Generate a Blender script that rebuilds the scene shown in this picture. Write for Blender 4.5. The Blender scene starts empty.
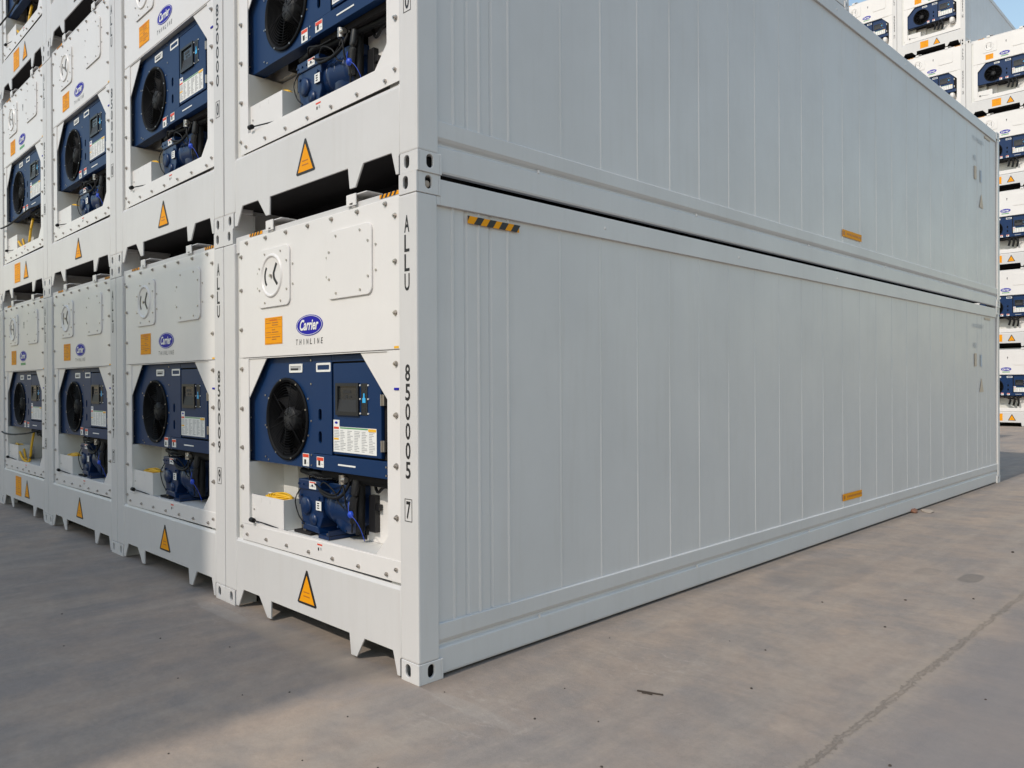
import bpy, bmesh, math, random
from mathutils import Vector, Matrix
from mathutils.geometry import tessellate_polygon
random.seed(7)
PI = math.pi
SC = bpy.context.scene
COL = SC.collection

# ------------------------------------------------------------------ camera
YAW, PITCH, ROLL, FPX = -0.788245, -0.001755, -0.005654, 778.67
F = Vector((math.sin(YAW)*math.cos(PITCH), math.cos(YAW)*math.cos(PITCH), math.sin(PITCH)))
R = Vector((math.cos(YAW), -math.sin(YAW), 0)); U = R.cross(F)
R2 = R*math.cos(ROLL) + U*math.sin(ROLL); U2 = -R*math.sin(ROLL) + U*math.cos(ROLL)
cam = bpy.data.cameras.new('camera'); camo = bpy.data.objects.new('camera', cam); COL.objects.link(camo)
m = Matrix.Identity(4)
for i in range(3):
    m[i][0] = R2[i]; m[i][1] = U2[i]; m[i][2] = -F[i]
m[0][3], m[1][3], m[2][3] = 3.466, -2.699, 1.7017
camo.matrix_world = m
cam.sensor_width = 36; cam.lens = 36*FPX/1024; cam.clip_start = .05; cam.clip_end = 3000
SC.camera = camo

# ------------------------------------------------------------------ light
ELEV = math.radians(41.8); SKEW = 0.015
wd = bpy.data.worlds.new('World'); SC.world = wd; wd.use_nodes = True
wn = wd.node_tree.nodes; wl = wd.node_tree.links
sky = wn.new('ShaderNodeTexSky'); sky.sky_type = 'NISHITA'; sky.sun_disc = False
sky.sun_elevation = ELEV; sky.sun_rotation = PI - SKEW
sky.air_density = 1.7; sky.dust_density = 1.0; sky.ozone_density = 0.8
wl.new(sky.outputs[0], wn['Background'].inputs[0]); wn['Background'].inputs[1].default_value = 0.15
sl = bpy.data.lights.new('sun', 'SUN'); sl.energy = 2.0; sl.angle = math.radians(.7); sl.color = (1, .925, .82)
so = bpy.data.objects.new('sun', sl); COL.objects.link(so)
sd = Vector((-SKEW*math.cos(ELEV), math.cos(ELEV), -math.sin(ELEV)))
so.rotation_euler = sd.to_track_quat('-Z', 'Y').to_euler(); so.location = (0, -20, 30)
SC.view_settings.view_transform = 'Standard'; SC.view_settings.look = 'None'
SC.view_settings.gamma = 1; SC.view_settings.exposure = 0.20
try: SC.view_settings.use_curve_mapping = False
except Exception: pass

# ------------------------------------------------------------------ materials
def nt(name):
    mt = bpy.data.materials.new(name); mt.use_nodes = True
    t = mt.node_tree
    return mt, t.nodes, t.links, t.nodes['Principled BSDF']
def plain(name, col, rough=.5, metal=0, spec=.5):
    mt, n, l, b = nt(name)
    b.inputs['Base Color'].default_value = (*col, 1); b.inputs['Roughness'].default_value = rough
    b.inputs['Metallic'].default_value = metal; b.inputs['Specular IOR Level'].default_value = spec
    return mt
def noise(n, l, vec, scale, detail=4, rough=.55, mapscale=None):
    x = n.new('ShaderNodeTexNoise'); x.inputs['Scale'].default_value = scale
    x.inputs['Detail'].default_value = detail; x.inputs['Roughness'].default_value = rough
    if mapscale:
        mp = n.new('ShaderNodeMapping'); mp.inputs['Scale'].default_value = mapscale
        l.new(vec, mp.inputs['Vector']); vec = mp.outputs[0]
    l.new(vec, x.inputs['Vector'])
    return x.outputs['Fac']
def ramp(n, l, fac, p0, p1, c0=(0, 0, 0, 1), c1=(1, 1, 1, 1)):
    r = n.new('ShaderNodeValToRGB'); r.color_ramp.elements[0].position = p0; r.color_ramp.elements[1].position = p1
    r.color_ramp.elements[0].color = c0; r.color_ramp.elements[1].color = c1
    l.new(fac, r.inputs[0]); return r.outputs[0]
def mix(n, l, fac, a, b, mode='MIX'):
    x = n.new('ShaderNodeMix'); x.data_type = 'RGBA'; x.blend_type = mode
    for sck, v in ((x.inputs[0], fac), (x.inputs[6], a), (x.inputs[7], b)):
        if isinstance(v, (int, float)): sck.default_value = v
        elif isinstance(v, tuple): sck.default_value = (*v[:3], 1)
        else: l.new(v, sck)
    return x.outputs[2]
def math_(n, l, op, a, b=0, c=0):
    x = n.new('ShaderNodeMath'); x.operation = op
    for i, v in enumerate((a, b, c)):
        if isinstance(v, (int, float)): x.inputs[i].default_value = v
        else: l.new(v, x.inputs[i])
    return x.outputs[0]
def painted(name, col, dirt, rough=.38, bumpd=.0015, streak=True, spec=.5):
    mt, n, l, b = nt(name); b.inputs['Specular IOR Level'].default_value = spec
    g = n.new('ShaderNodeNewGeometry'); P = g.outputs['Position']
    f1 = noise(n, l, P, 1.3, 6, .6)
    f2 = noise(n, l, P, 9, 5, .65, (1.6, 1.6, .12))
    f3 = noise(n, l, P, 55, 3, .6)
    c = mix(n, l, ramp(n, l, f1, .35, .75), col, tuple(x*.93 for x in col))
    c = mix(n, l, math_(n, l, 'MULTIPLY', ramp(n, l, f2, .5, .8), .12 if streak else .04), c, dirt)
    c = mix(n, l, math_(n, l, 'MULTIPLY', ramp(n, l, f3, .66, .8), .18), c, dirt)
    l.new(c, b.inputs['Base Color'])
    l.new(math_(n, l, 'MULTIPLY_ADD', f1, .16, rough-.08), b.inputs['Roughness'])
    bp = n.new('ShaderNodeBump'); bp.inputs['Strength'].default_value = 1; bp.inputs['Distance'].default_value = bumpd
    f4 = noise(n, l, P, 2.2, 4, .6, (1.2, 1.2, .5))
    f5 = noise(n, l, P, 9, 3, .5, (1.0, 1.0, .02))
    hh = math_(n, l, 'MULTIPLY_ADD', f5, .12 if streak else 0.0, f4)
    l.new(hh, bp.inputs['Height']); l.new(bp.outputs[0], b.inputs['Normal'])
    return mt
M = {}
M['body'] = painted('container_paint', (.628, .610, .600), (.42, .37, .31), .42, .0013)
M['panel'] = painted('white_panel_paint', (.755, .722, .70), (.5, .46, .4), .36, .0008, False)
M['recess'] = painted('recess_paint', (.70, .685, .65), (.4, .36, .3), .5, .0008, False)
M['blue'] = painted('blue_enamel', (.0035, .027, .096), (.010, .032, .08), .5, .0005, False, .28)
M['comp'] = painted('compressor_enamel', (.003, .021, .080), (.004, .008, .014), .36, .001, False, .45)
M['black'] = plain('black_plastic', (.010, .010, .012), .45)
M['rubber'] = plain('black_rubber', (.006, .006, .007), .6, 0, .3)
M['fan'] = plain('fan_plastic', (.007, .007, .008), .6, 0, .12)
M['hub'] = plain('fan_hub_plastic', (.028, .028, .030), .55, 0, .3)
M['under_shade'] = plain('underframe_shade_paint', (.018, .016, .017), .8, 0, .2)  # underframe colour, near black so the shade of voids is painted in
M['steel'] = plain('stainless_steel', (.46, .42, .38), .32, .85)
M['orange'] = plain('orange_vinyl', (.84, .33, .003), .6, 0, .2)
M['ink'] = plain('black_ink', (.012, .011, .012), .5)
M['oink'] = plain('brown_ink_on_orange', (.45, .15, .006), .5)
M['fade'] = plain('faded_grey_ink', (.45, .47, .49), .6)
M['fadeo'] = plain('faded_orange_ink', (.60, .48, .36), .6)
M['fadeb'] = plain('faded_blue_ink', (.46, .51, .58), .6)
M['logo'] = plain('badge_blue', (.018, .015, .34), .55, 0, .15)
M['white'] = plain('white_vinyl', (.8, .79, .76), .45)
M['red'] = plain('red_vinyl', (.72, .06, .02), .5)
M['green'] = plain('green_vinyl', (.09, .32, .12), .5)
M['cyan'] = plain('cyan_key', (.04, .42, .78), .4)
M['amber'] = plain('amber_vinyl', (.85, .45, .02), .5)
M['sheetink'] = plain('pale_grey_print', (.42, .42, .42), .6)
M['yellow'] = plain('yellow_cable_jacket', (.75, .42, .01), .45)
M['screen'] = plain('display_glass', (.02, .022, .022), .12)
M['tan'] = plain('tan_cast_metal', (.42, .34, .27), .6)
M['valve'] = plain('blue_valve_cap', (.012, .06, .5), .45)
M['rust'] = plain('rusty_brown_scrap', (.22, .10, .06), .8)
M['wood'] = plain('dark_wood', (.06, .045, .035), .85)

# concrete yard
def concrete():
    mt, n, l, b = nt('yard_concrete')
    g = n.new('ShaderNodeNewGeometry'); P = g.outputs['Position']
    sp = n.new('ShaderNodeSeparateXYZ'); l.new(P, sp.inputs[0]); X, Y = sp.outputs[0], sp.outputs[1]
    big = noise(n, l, P, .35, 6, .6)
    mid = noise(n, l, P, 1.6, 7, .65)
    strk = noise(n, l, P, 1.1, 7, .62, (3.2, .35, 1))
    strk2 = noise(n, l, P, 1.9, 8, .7, (.5, 1.5, 1))
    fine = noise(n, l, P, 26, 6, .75)
    grit = noise(n, l, P, 160, 3, .7)
    c = mix(n, l, ramp(n, l, big, .36, .64), (.255, .205, .171), (.40, .300, .222))
    c = mix(n, l, math_(n, l, 'MULTIPLY', ramp(n, l, mid, .42, .60), .85), c, (.222, .194, .176))
    c = mix(n, l, math_(n, l, 'MULTIPLY', ramp(n, l, strk, .46, .68), .7), c, (.36, .295, .235))
    c = mix(n, l, math_(n, l, 'MULTIPLY', ramp(n, l, strk2, .48, .70), .38), c, (.165, .145, .133))
    # thin pale scuffs
    rid = noise(n, l, P, 1.5, 3, .5, (1.2, 2.0, 1))
    rr = math_(n, l, 'ABSOLUTE', math_(n, l, 'SUBTRACT', rid, .5))
    thin = math_(n, l, 'LESS_THAN', rr, .004)
    msk = ramp(n, l, noise(n, l, P, 1.9, 5, .8), .6, .7)
    c = mix(n, l, math_(n, l, 'MULTIPLY', math_(n, l, 'MULTIPLY', thin, msk), .5), c, (.50, .45, .38))
    # wispy pale scrapes near the container foot
    rid2 = noise(n, l, P, 1.5, 5, .6, (1, 2.4, 1)); r2_ = math_(n, l, 'ABSOLUTE', math_(n, l, 'SUBTRACT', rid2, .5))
    k2 = ramp(n, l, r2_, .004, .022, (1, 1, 1, 1), (0, 0, 0, 1))
    k2 = math_(n, l, 'MULTIPLY', k2, ramp(n, l, noise(n, l, P, 9, 5, .8), .42, .6))
    def reg(cx, cy, rx, ry):
        ex = math_(n, l, 'POWER', math_(n, l, 'DIVIDE', math_(n, l, 'SUBTRACT', X, cx), rx), 2)
        ey = math_(n, l, 'POWER', math_(n, l, 'DIVIDE', math_(n, l, 'SUBTRACT', Y, cy), ry), 2)
        return ramp(n, l, math_(n, l, 'ADD', ex, ey), .3, 1.0, (1, 1, 1, 1), (0, 0, 0, 1))
    rg = math_(n, l, 'ADD', math_(n, l, 'ADD', reg(.5, -.05, .55, .35), reg(-2.3, -.2, .5, .3)), math_(n, l, 'ADD', reg(.7, 1.2, .5, .5), reg(-3.4, -2.2, .8, .5)))
    c = mix(n, l, math_(n, l, 'MULTIPLY', math_(n, l, 'MULTIPLY', k2, rg), .26), c, (.52, .46, .39))
    # crisp mid-scale grain and short scratches
    gr = noise(n, l, P, 7, 9, .78)
    c = mix(n, l, 1.0, c, ramp(n, l, gr, .30, .70, (.84, .84, .85, 1), (1.15, 1.14, 1.13, 1)), 'MULTIPLY')
    sc = noise(n, l, P, 5.5, 4, .6, (.5, 3.2, 1)); scm = ramp(n, l, math_(n, l, 'ABSOLUTE', math_(n, l, 'SUBTRACT', sc, .5)), .002, .008, (1, 1, 1, 1), (0, 0, 0, 1))
    scm = math_(n, l, 'MULTIPLY', scm, ramp(n, l, noise(n, l, P, 2.7, 4, .8), .60, .66))
    c = mix(n, l, math_(n, l, 'MULTIPLY', scm, .35), c, (.50, .44, .38))
    sc2 = noise(n, l, P, 4.1, 4, .6, (2.6, .7, 1)); sm2 = ramp(n, l, math_(n, l, 'ABSOLUTE', math_(n, l, 'SUBTRACT', sc2, .48)), .002, .008, (1, 1, 1, 1), (0, 0, 0, 1))
    sm2 = math_(n, l, 'MULTIPLY', sm2, ramp(n, l, noise(n, l, P, 2.1, 4, .8, (1, 1.3, 1)), .60, .66))
    c = mix(n, l, math_(n, l, 'MULTIPLY', sm2, .4), c, (.12, .105, .095))
    # fine mottling and specks
    c = mix(n, l, math_(n, l, 'MULTIPLY', ramp(n, l, fine, .35, .7), .6), c, mix(n, l, 1.0, c, (1.22, 1.2, 1.18), 'MULTIPLY'))
    c = mix(n, l, math_(n, l, 'MULTIPLY', ramp(n, l, noise(n, l, P, 12, 4, .8), .70, .76), .6), c, (.09, .08, .075))
    c = mix(n, l, math_(n, l, 'MULTIPLY', ramp(n, l, grit, .55, .75), .35), c, (.16, .145, .13))
    c = mix(n, l, math_(n, l, 'MULTIPLY', ramp(n, l, grit, .45, .25), .25), c, (.38, .34, .30))
    # slab beyond the joint is greyer
    wob = math_(n, l, 'MULTIPLY_ADD', noise(n, l, P, 2.6, 6, .72), .10, -.05)
    dx = math_(n, l, 'ADD', math_(n, l, 'SUBTRACT', X, 1.94), wob)
    slab = n.new('ShaderNodeMapRange'); slab.inputs[1].default_value = -.02; slab.inputs[2].default_value = .35
    l.new(dx, slab.inputs[0])
    c = mix(n, l, math_(n, l, 'MULTIPLY', slab.outputs[0], .6), c, (.215, .195, .190))
    adx = math_(n, l, 'ABSOLUTE', dx)
    # pale ragged edges along the joint, dark crumbled core
    ed = math_(n, l, 'MULTIPLY_ADD', noise(n, l, P, 8, 7, .85), .30, -.100)
    pale = n.new('ShaderNodeMapRange'); l.new(math_(n, l, 'SUBTRACT', ed, adx), pale.inputs[0]); pale.inputs[1].default_value = -.012; pale.inputs[2].default_value = .02
    c = mix(n, l, math_(n, l, 'MULTIPLY', pale.outputs[0], .5), c, (.35, .285, .225))
    cw_ = math_(n, l, 'MULTIPLY_ADD', noise(n, l, P, 22, 6, .9), .13, -.052)
    core = n.new('ShaderNodeMapRange'); l.new(math_(n, l, 'SUBTRACT', cw_, adx), core.inputs[0]); core.inputs[1].default_value = -.006; core.inputs[2].default_value = .008
    core = core.outputs[0]
    c = mix(n, l, math_(n, l, 'MULTIPLY', math_(n, l, 'MULTIPLY', core, ramp(n, l, noise(n, l, P, 3.3, 6, .8), .38, .56)), .34), c, (.14, .118, .10))
    # square dark patches farther along, pale ones near the container foot
    def spot(cx, cy, rx, ry, amt, col, c):
        ex = math_(n, l, 'POWER', math_(n, l, 'ABSOLUTE', math_(n, l, 'DIVIDE', math_(n, l, 'SUBTRACT', X, cx), rx)), 3)
        ey = math_(n, l, 'POWER', math_(n, l, 'ABSOLUTE', math_(n, l, 'DIVIDE', math_(n, l, 'SUBTRACT', Y, cy), ry)), 3)
        s = math_(n, l, 'ADD', math_(n, l, 'ADD', ex, ey), math_(n, l, 'MULTIPLY', math_(n, l, 'SUBTRACT', mid, .5), 1.6))
        k = ramp(n, l, s, .55, 1.15, (1, 1, 1, 1), (0, 0, 0, 1))
        return mix(n, l, math_(n, l, 'MULTIPLY', k, amt), c, col)
    c = spot(1.50, 4.80, .09, .20, .5, (.12, .11, .10), c)
    c = spot(1.16, 4.80, .10, .16, .2, (.13, .12, .11), c)
    c = spot(.50, 4.1, .35, .7, .30, (.15, .14, .135), c)
    c = spot(.45, .0, .34, .06, .25, (.40, .35, .30), c)
    c = spot(-2.2, -.14, .40, .07, .30, (.40, .36, .32), c)
    c = spot(-1.0, -.1, .9, .12, .35, (.36, .29, .22), c)  # warm strip of sunlight painted along the foot of the front
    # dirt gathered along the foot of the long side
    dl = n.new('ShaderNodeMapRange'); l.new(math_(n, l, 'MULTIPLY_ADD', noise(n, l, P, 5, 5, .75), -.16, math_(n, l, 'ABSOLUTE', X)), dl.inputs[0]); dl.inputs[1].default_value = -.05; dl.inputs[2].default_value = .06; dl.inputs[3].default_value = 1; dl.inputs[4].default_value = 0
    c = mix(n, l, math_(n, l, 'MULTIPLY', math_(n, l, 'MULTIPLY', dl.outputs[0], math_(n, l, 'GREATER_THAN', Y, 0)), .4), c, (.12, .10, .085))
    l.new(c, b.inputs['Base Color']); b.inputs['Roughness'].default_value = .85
    b.inputs['Specular IOR Level'].default_value = .3
    bp = n.new('ShaderNodeBump'); bp.inputs['Distance'].default_value = .004; bp.inputs['Strength'].default_value = .8
    hh = math_(n, l, 'ADD', math_(n, l, 'MULTIPLY', fine, .8), math_(n, l, 'MULTIPLY', grit, .35))
    hh = math_(n, l, 'SUBTRACT', hh, math_(n, l, 'MULTIPLY', core, .8))
    l.new(hh, bp.inputs['Height']); l.new(bp.outputs[0], b.inputs['Normal'])
    return mt
M['concrete'] = concrete()

# ------------------------------------------------------------------ mesh builder
class MB:
    def __init__(s): s.v = []; s.f = []; s.m = []; s.mats = []; s.sm = []
    def mi(s, mat):
        if mat not in s.mats: s.mats.append(mat)
        return s.mats.index(mat)
    def add(s, vs, fs, mat, smooth=False):
        o = len(s.v); k = s.mi(mat); s.v += [tuple(v) for v in vs]
        for f in fs: s.f.append([i+o for i in f]); s.m.append(k); s.sm.append(smooth)
        return s
    def box(s, x0, x1, y0, y1, z0, z1, mat):
        vs = [(x, y, z) for z in (z0, z1) for y in (y0, y1) for x in (x0, x1)]
        return s.add(vs, [(0, 1, 3, 2)[::-1], (4, 5, 7, 6), (0, 1, 5, 4), (1, 3, 7, 5), (3, 2, 6, 7), (2, 0, 4, 6)], mat)
    def plate(s, outer, holes, axis, a, b, mat, sides=True, smooth=False):
        def P(u, v, w): return {'y': (u, w, v), 'x': (w, u, v), 'z': (u, v, w)}[axis]
        loops = [list(outer)] + [list(h) for h in holes]
        flat = [p for L in loops for p in L]
        tris = tessellate_polygon([[Vector((p[0], p[1], 0)) for p in L] for L in loops])
        if holes or len(outer) > 4 or True:
            if not holes:
                fa = [tuple(range(len(outer)))]
            else: fa = [tuple(t) for t in tris]
        n = len(flat); vs = [P(p[0], p[1], a) for p in flat]; fs = list(fa)
        if b is not None:
            vs += [P(p[0], p[1], b) for p in flat]; fs += [tuple(n+i for i in t)[::-1] for t in fa]
            if sides:
                k = 0
                for L in loops:
                    for i in range(len(L)):
                        j = (i+1) % len(L); fs.append((k+i, k+j, n+k+j, n+k+i))
                    k += len(L)
        return s.add(vs, fs, mat, smooth)
    def cyl(s, c, axis, r, h, mat, n=20, r2=None, caps=True, smooth=True):
        # from c along axis by h
        ax = Vector(axis).normalized(); q = ax.to_track_quat('Z', 'Y'); c = Vector(c); r2 = r if r2 is None else r2
        vs = [c + q @ Vector((r*math.cos(2*PI*i/n), r*math.sin(2*PI*i/n), 0)) for i in range(n)]
        vs += [c + q @ Vector((r2*math.cos(2*PI*i/n), r2*math.sin(2*PI*i/n), h)) for i in range(n)]
        s.add(vs, [(i, (i+1) % n, n+(i+1) % n, n+i) for i in range(n)], mat, smooth)
        if caps:
            s.add(vs[:n], [tuple(range(n))[::-1]], mat); s.add(vs[n:], [tuple(range(n))], mat)
        return s
    def lathe(s, c, axis, prof, mat, n=28):
        # prof: list of (radius, distance along axis)
        ax = Vector(axis).normalized(); q = ax.to_track_quat('Z', 'Y'); c = Vector(c)
        vs = []
        for r, h in prof: vs += [c + q @ Vector((r*math.cos(2*PI*i/n), r*math.sin(2*PI*i/n), h)) for i in range(n)]
        fs = [(k*n+i, k*n+(i+1) % n, (k+1)*n+(i+1) % n, (k+1)*n+i) for k in range(len(prof)-1) for i in range(n)]
        return s.add(vs, fs, mat, True)
    def tube(s, pts, r, mat, n=8):
        pts = [Vector(p) for p in pts]
        if len(pts) > 2:   # catmull-rom smoothing
            q = []
            P = [pts[0]] + pts + [pts[-1]]
            for i in range(1, len(P)-2):
                for k in range(6):
                    t = k/6; a, b, c, d = P[i-1], P[i], P[i+1], P[i+2]
                    q.append(.5*((2*b)+(c-a)*t+(2*a-5*b+4*c-d)*t*t+(3*b-a-3*c+d)*t**3))
            pts = q + [pts[-1]]
        vs = []; N = len(pts); up = Vector((.13, .21, 1))
        for i, p in enumerate(pts):
            d = (pts[min(i+1, N-1)]-pts[max(i-1, 0)]).normalized()
            u = d.cross(up).normalized() if abs(d.dot(up.normalized())) < .98 else d.cross(Vector((1, 0, 0))).normalized()
            w = d.cross(u)
            vs += [p + r*(u*math.cos(2*PI*k/n)+w*math.sin(2*PI*k/n)) for k in range(n)]
        fs = [(i*n+k, i*n+(k+1) % n, (i+1)*n+(k+1) % n, (i+1)*n+k) for i in range(N-1) for k in range(n)]
        fs += [tuple(range(n))[::-1], tuple((N-1)*n+k for k in range(n))]
        return s.add(vs, fs, mat, True)
    def build(s, name, parent=None, bevel=0, seg=2):
        bm = bmesh.new(); vv = [bm.verts.new(v) for v in s.v]
        for f, k, sm in zip(s.f, s.m, s.sm):
            try: fc = bm.faces.new([vv[i] for i in f])
            except ValueError: continue
            fc.material_index = k; fc.smooth = sm
        bmesh.ops.recalc_face_normals(bm, faces=bm.faces)
        if bevel:
            ed = [e for e in bm.edges if len(e.link_faces) == 2 and e.calc_face_angle(0) > .5]
            bmesh.ops.bevel(bm, geom=ed, offset=bevel, segments=seg, profile=.6, affect='EDGES', clamp_overlap=True)
        me = bpy.data.meshes.new(name); bm.to_mesh(me); bm.free()
        for mt in s.mats: me.materials.append(M[mt])
        o = bpy.data.objects.new(name, me); COL.objects.link(o)
        if parent: o.parent = parent
        return o
def empty(name, loc, label, cat, group=None, rz=0):
    o = bpy.data.objects.new(name, None); COL.objects.link(o); o.location = loc; o.rotation_euler.z = rz
    o.empty_display_size = .3
    o['label'] = label; o['category'] = cat
    if group: o['group'] = group
    return o
def tag(o, label, cat, group=None):
    o['label'] = label; o['category'] = cat
    if group: o['group'] = group
    return o
def circ(cx, cz, r, n=40, rz=None):
    rz = r if rz is None else rz
    return [(cx+r*math.cos(2*PI*i/n), cz+rz*math.sin(2*PI*i/n)) for i in range(n)]
def rrect(x0, x1, z0, z1, r, n=5):
    o = []
    for cx, cz, a in ((x1-r, z0+r, -90), (x1-r, z1-r, 0), (x0+r, z1-r, 90), (x0+r, z0+r, 180)):
        for i in range(n+1):
            t = math.radians(a+90*i/n); o.append((cx+r*math.cos(t), cz+r*math.sin(t)))
    return o
def oct_(x0, x1, z0, z1, c):
    return [(x0+c, z0), (x1-c, z0), (x1, z0+c), (x1, z1-c), (x1-c, z1), (x0+c, z1), (x0, z1-c), (x0, z0+c)]
_tc = {}
def glyphs(body, shear=0, bold=0):
    key = (body, shear, bold)
    if key in _tc: return _tc[key]
    cu = bpy.data.curves.new('t', 'FONT'); cu.body = body; cu.shear = shear; cu.resolution_u = 3; cu.offset = bold
    o = bpy.data.objects.new('t', cu); COL.objects.link(o)
    dg = bpy.context.evaluated_depsgraph_get(); dg.update()
    me = o.evaluated_get(dg).to_mesh()
    vs = [tuple(v.co) for v in me.vertices]; fs = [tuple(p.vertices) for p in me.polygons]
    o.evaluated_get(dg).to_mesh_clear(); bpy.data.objects.remove(o); bpy.data.curves.remove(cu)
    _tc[key] = (vs, fs); return vs, fs
def text(mb, body, x0, x1, z0, z1, w, mat, axis='y', shear=0, bold=0):
    vs, fs = glyphs(body, shear, bold)
    ax = min(v[0] for v in vs); bx = max(v[0] for v in vs); az = min(v[1] for v in vs); bz = max(v[1] for v in vs)
    out = []
    for v in vs:
        u = x0+(v[0]-ax)/(bx-ax)*(x1-x0); t = z0+(v[1]-az)/(bz-az)*(z1-z0)
        out.append((u, w, t) if axis == 'y' else (w, u, t))
    mb.add(out, fs, mat); return mb

def screws(parent, pts, r, h, mat, name='screw', n=8):
    # pts: (x, y, z) or (x, z, outward y)
    mb = MB(); mb.cyl((0, 0, 0), (0, -1, 0), r, h, mat, n); o = mb.build(name, parent); o.location = pts[0]
    for p in pts[1:]:
        c = bpy.data.objects.new(name, o.data); COL.objects.link(c); c.parent = parent; c.location = p

# ------------------------------------------------------------------ structure
g = MB(); g.add([(-600, -600, 0), (600, -600, 0), (600, 1200, 0), (-600, 1200, 0)], [(0, 1, 2, 3)], 'concrete')
go = g.build('ground'); go['kind'] = 'structure'

W, L_, H = 2.438, 12.192, 2.896
RIBS = [.286, .388, .493, .588, .742, 1.24, 1.67, 2.11, 2.54, 2.97, 3.45, 3.92, 4.40, 4.88, 5.38, 5.88, 6.36, 6.85,
        7.36, 7.88, 8.29, 8.79, 9.31, 9.86, 10.47, 11.0, 11.25, 11.50, 11.72]

def side_wall(x, sgn, root):
    mb = MB(); y0, y1, z0, z1 = .135, 12.05, .30, 2.735; xs = x - sgn*.026
    pr = [(y0, 0)]
    for i, r in enumerate(RIBS):
        h = .0034 if i > 4 else .008
        if i % 2 == 0 or i > 4: pr += [(r-.014, 0), (r-.004, h), (r+.004, h), (r+.014, 0)]
        else: pr += [(r-.016, 0), (r-.004, -h), (r+.004, -h), (r+.016, 0)]
    pr.append((y1, 0))
    vs = []; n = len(pr)
    for y, h in pr: vs += [(xs+sgn*h, y, z0), (xs+sgn*h, y, z1)]
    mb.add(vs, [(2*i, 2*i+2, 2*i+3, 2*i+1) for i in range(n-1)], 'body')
    xi = x - sgn*.09
    mb.add([(xi, y0, z0), (xi, y1, z0), (xi, y1, z1), (xi, y0, z1)], [(0, 1, 2, 3)], 'recess')
    return mb.build('side_wall', root)
def casting(root, cx, cy, z, front, right):
    # outer corner at (cx,cy); body extends inwards
    x0, x1 = (cx-.162, cx+.0) if right else (cx, cx+.162)
    y0, y1 = (cy-.002, cy+.176) if front else (cy-.176, cy+.002)
    if right: x1 += .002
    else: x0 -= .002
    mb = MB(); z1 = z+.118; t = .016; tilt = 0
    hx = (x0+x1)/2 + (-.019 if right else .019); hy = (y0+y1)/2
    fy = (y0, y0+t) if front else (y1-t, y1)
    oy = (y1-t, y1) if front else (y0, y0+t)
    mb.plate([(x0, z), (x1, z), (x1, z1), (x0, z1)], [rrect(hx-.024, hx+.024, z+.027, z+.101, .0235)], 'y', *fy, 'body')
    mb.box(x0, x1, *oy, z, z1, 'body')
    fx = (x1-t, x1) if right else (x0, x0+t); ox = (x0, x0+t) if right else (x1-t, x1)
    ya, yb = min(y0, y1)+t+.0005, max(y0, y1)-t-.0005
    mb.plate([(ya, z), (yb, z), (yb, z1), (ya, z1)], [rrect(hy-.024, hy+.024, z+.028, z+.104, .0235)], 'x', *fx, 'body')
    mb.box(*ox, ya, yb, z, z1, 'body')
    mb.box(x0+t+.018, x1-t-.018, ya+.018, yb-.018, z+.013, z1-t-.001, 'under_shade'); mb.box(x0+t, x1-t, ya, yb, z1-t, z1, 'body'); mb.box(x0+t, x1-t, ya, yb, z, z+.012, 'body')  # dark inner block paints the shade seen through the casting holes
    return mb.build('corner_casting', root, .0035, 1)
def bolts(root, each=True):
    pos = [(-2.056+.2925*i, 2.755) for i in range(7)] + [(-.208, z) for z in (2.673, 2.408, 2.11, 1.815, 1.516, 1.221, .921, .622)]
    pos += [(-2.147, z) for z in (2.66, 2.407, 2.11, 1.815, 1.516, 1.225, .926, .630)] + [(-2.066+.2938*i, .58) for i in range(7)]
    me = None
    if each:
        mb = MB(); mb.cyl((0, 0, 0), (0, -1, 0), .0175, .0035, 'steel', 16); mb.cyl((0, -.0035, 0), (0, -1, 0), .0125, .011, 'steel', 6, smooth=False)
        mb.cyl((0, -.0145, 0), (0, -1, 0), .0065, .006, 'steel', 8)
        o = mb.build('bolt', root); me = o.data; o.location = (pos[0][0], .008, pos[0][1])
        for p in pos[1:]:
            c = bpy.data.objects.new('bolt', me); COL.objects.link(c); c.parent = root; c.location = (p[0], .008, p[1]); c.rotation_euler.y = random.random()

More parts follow.
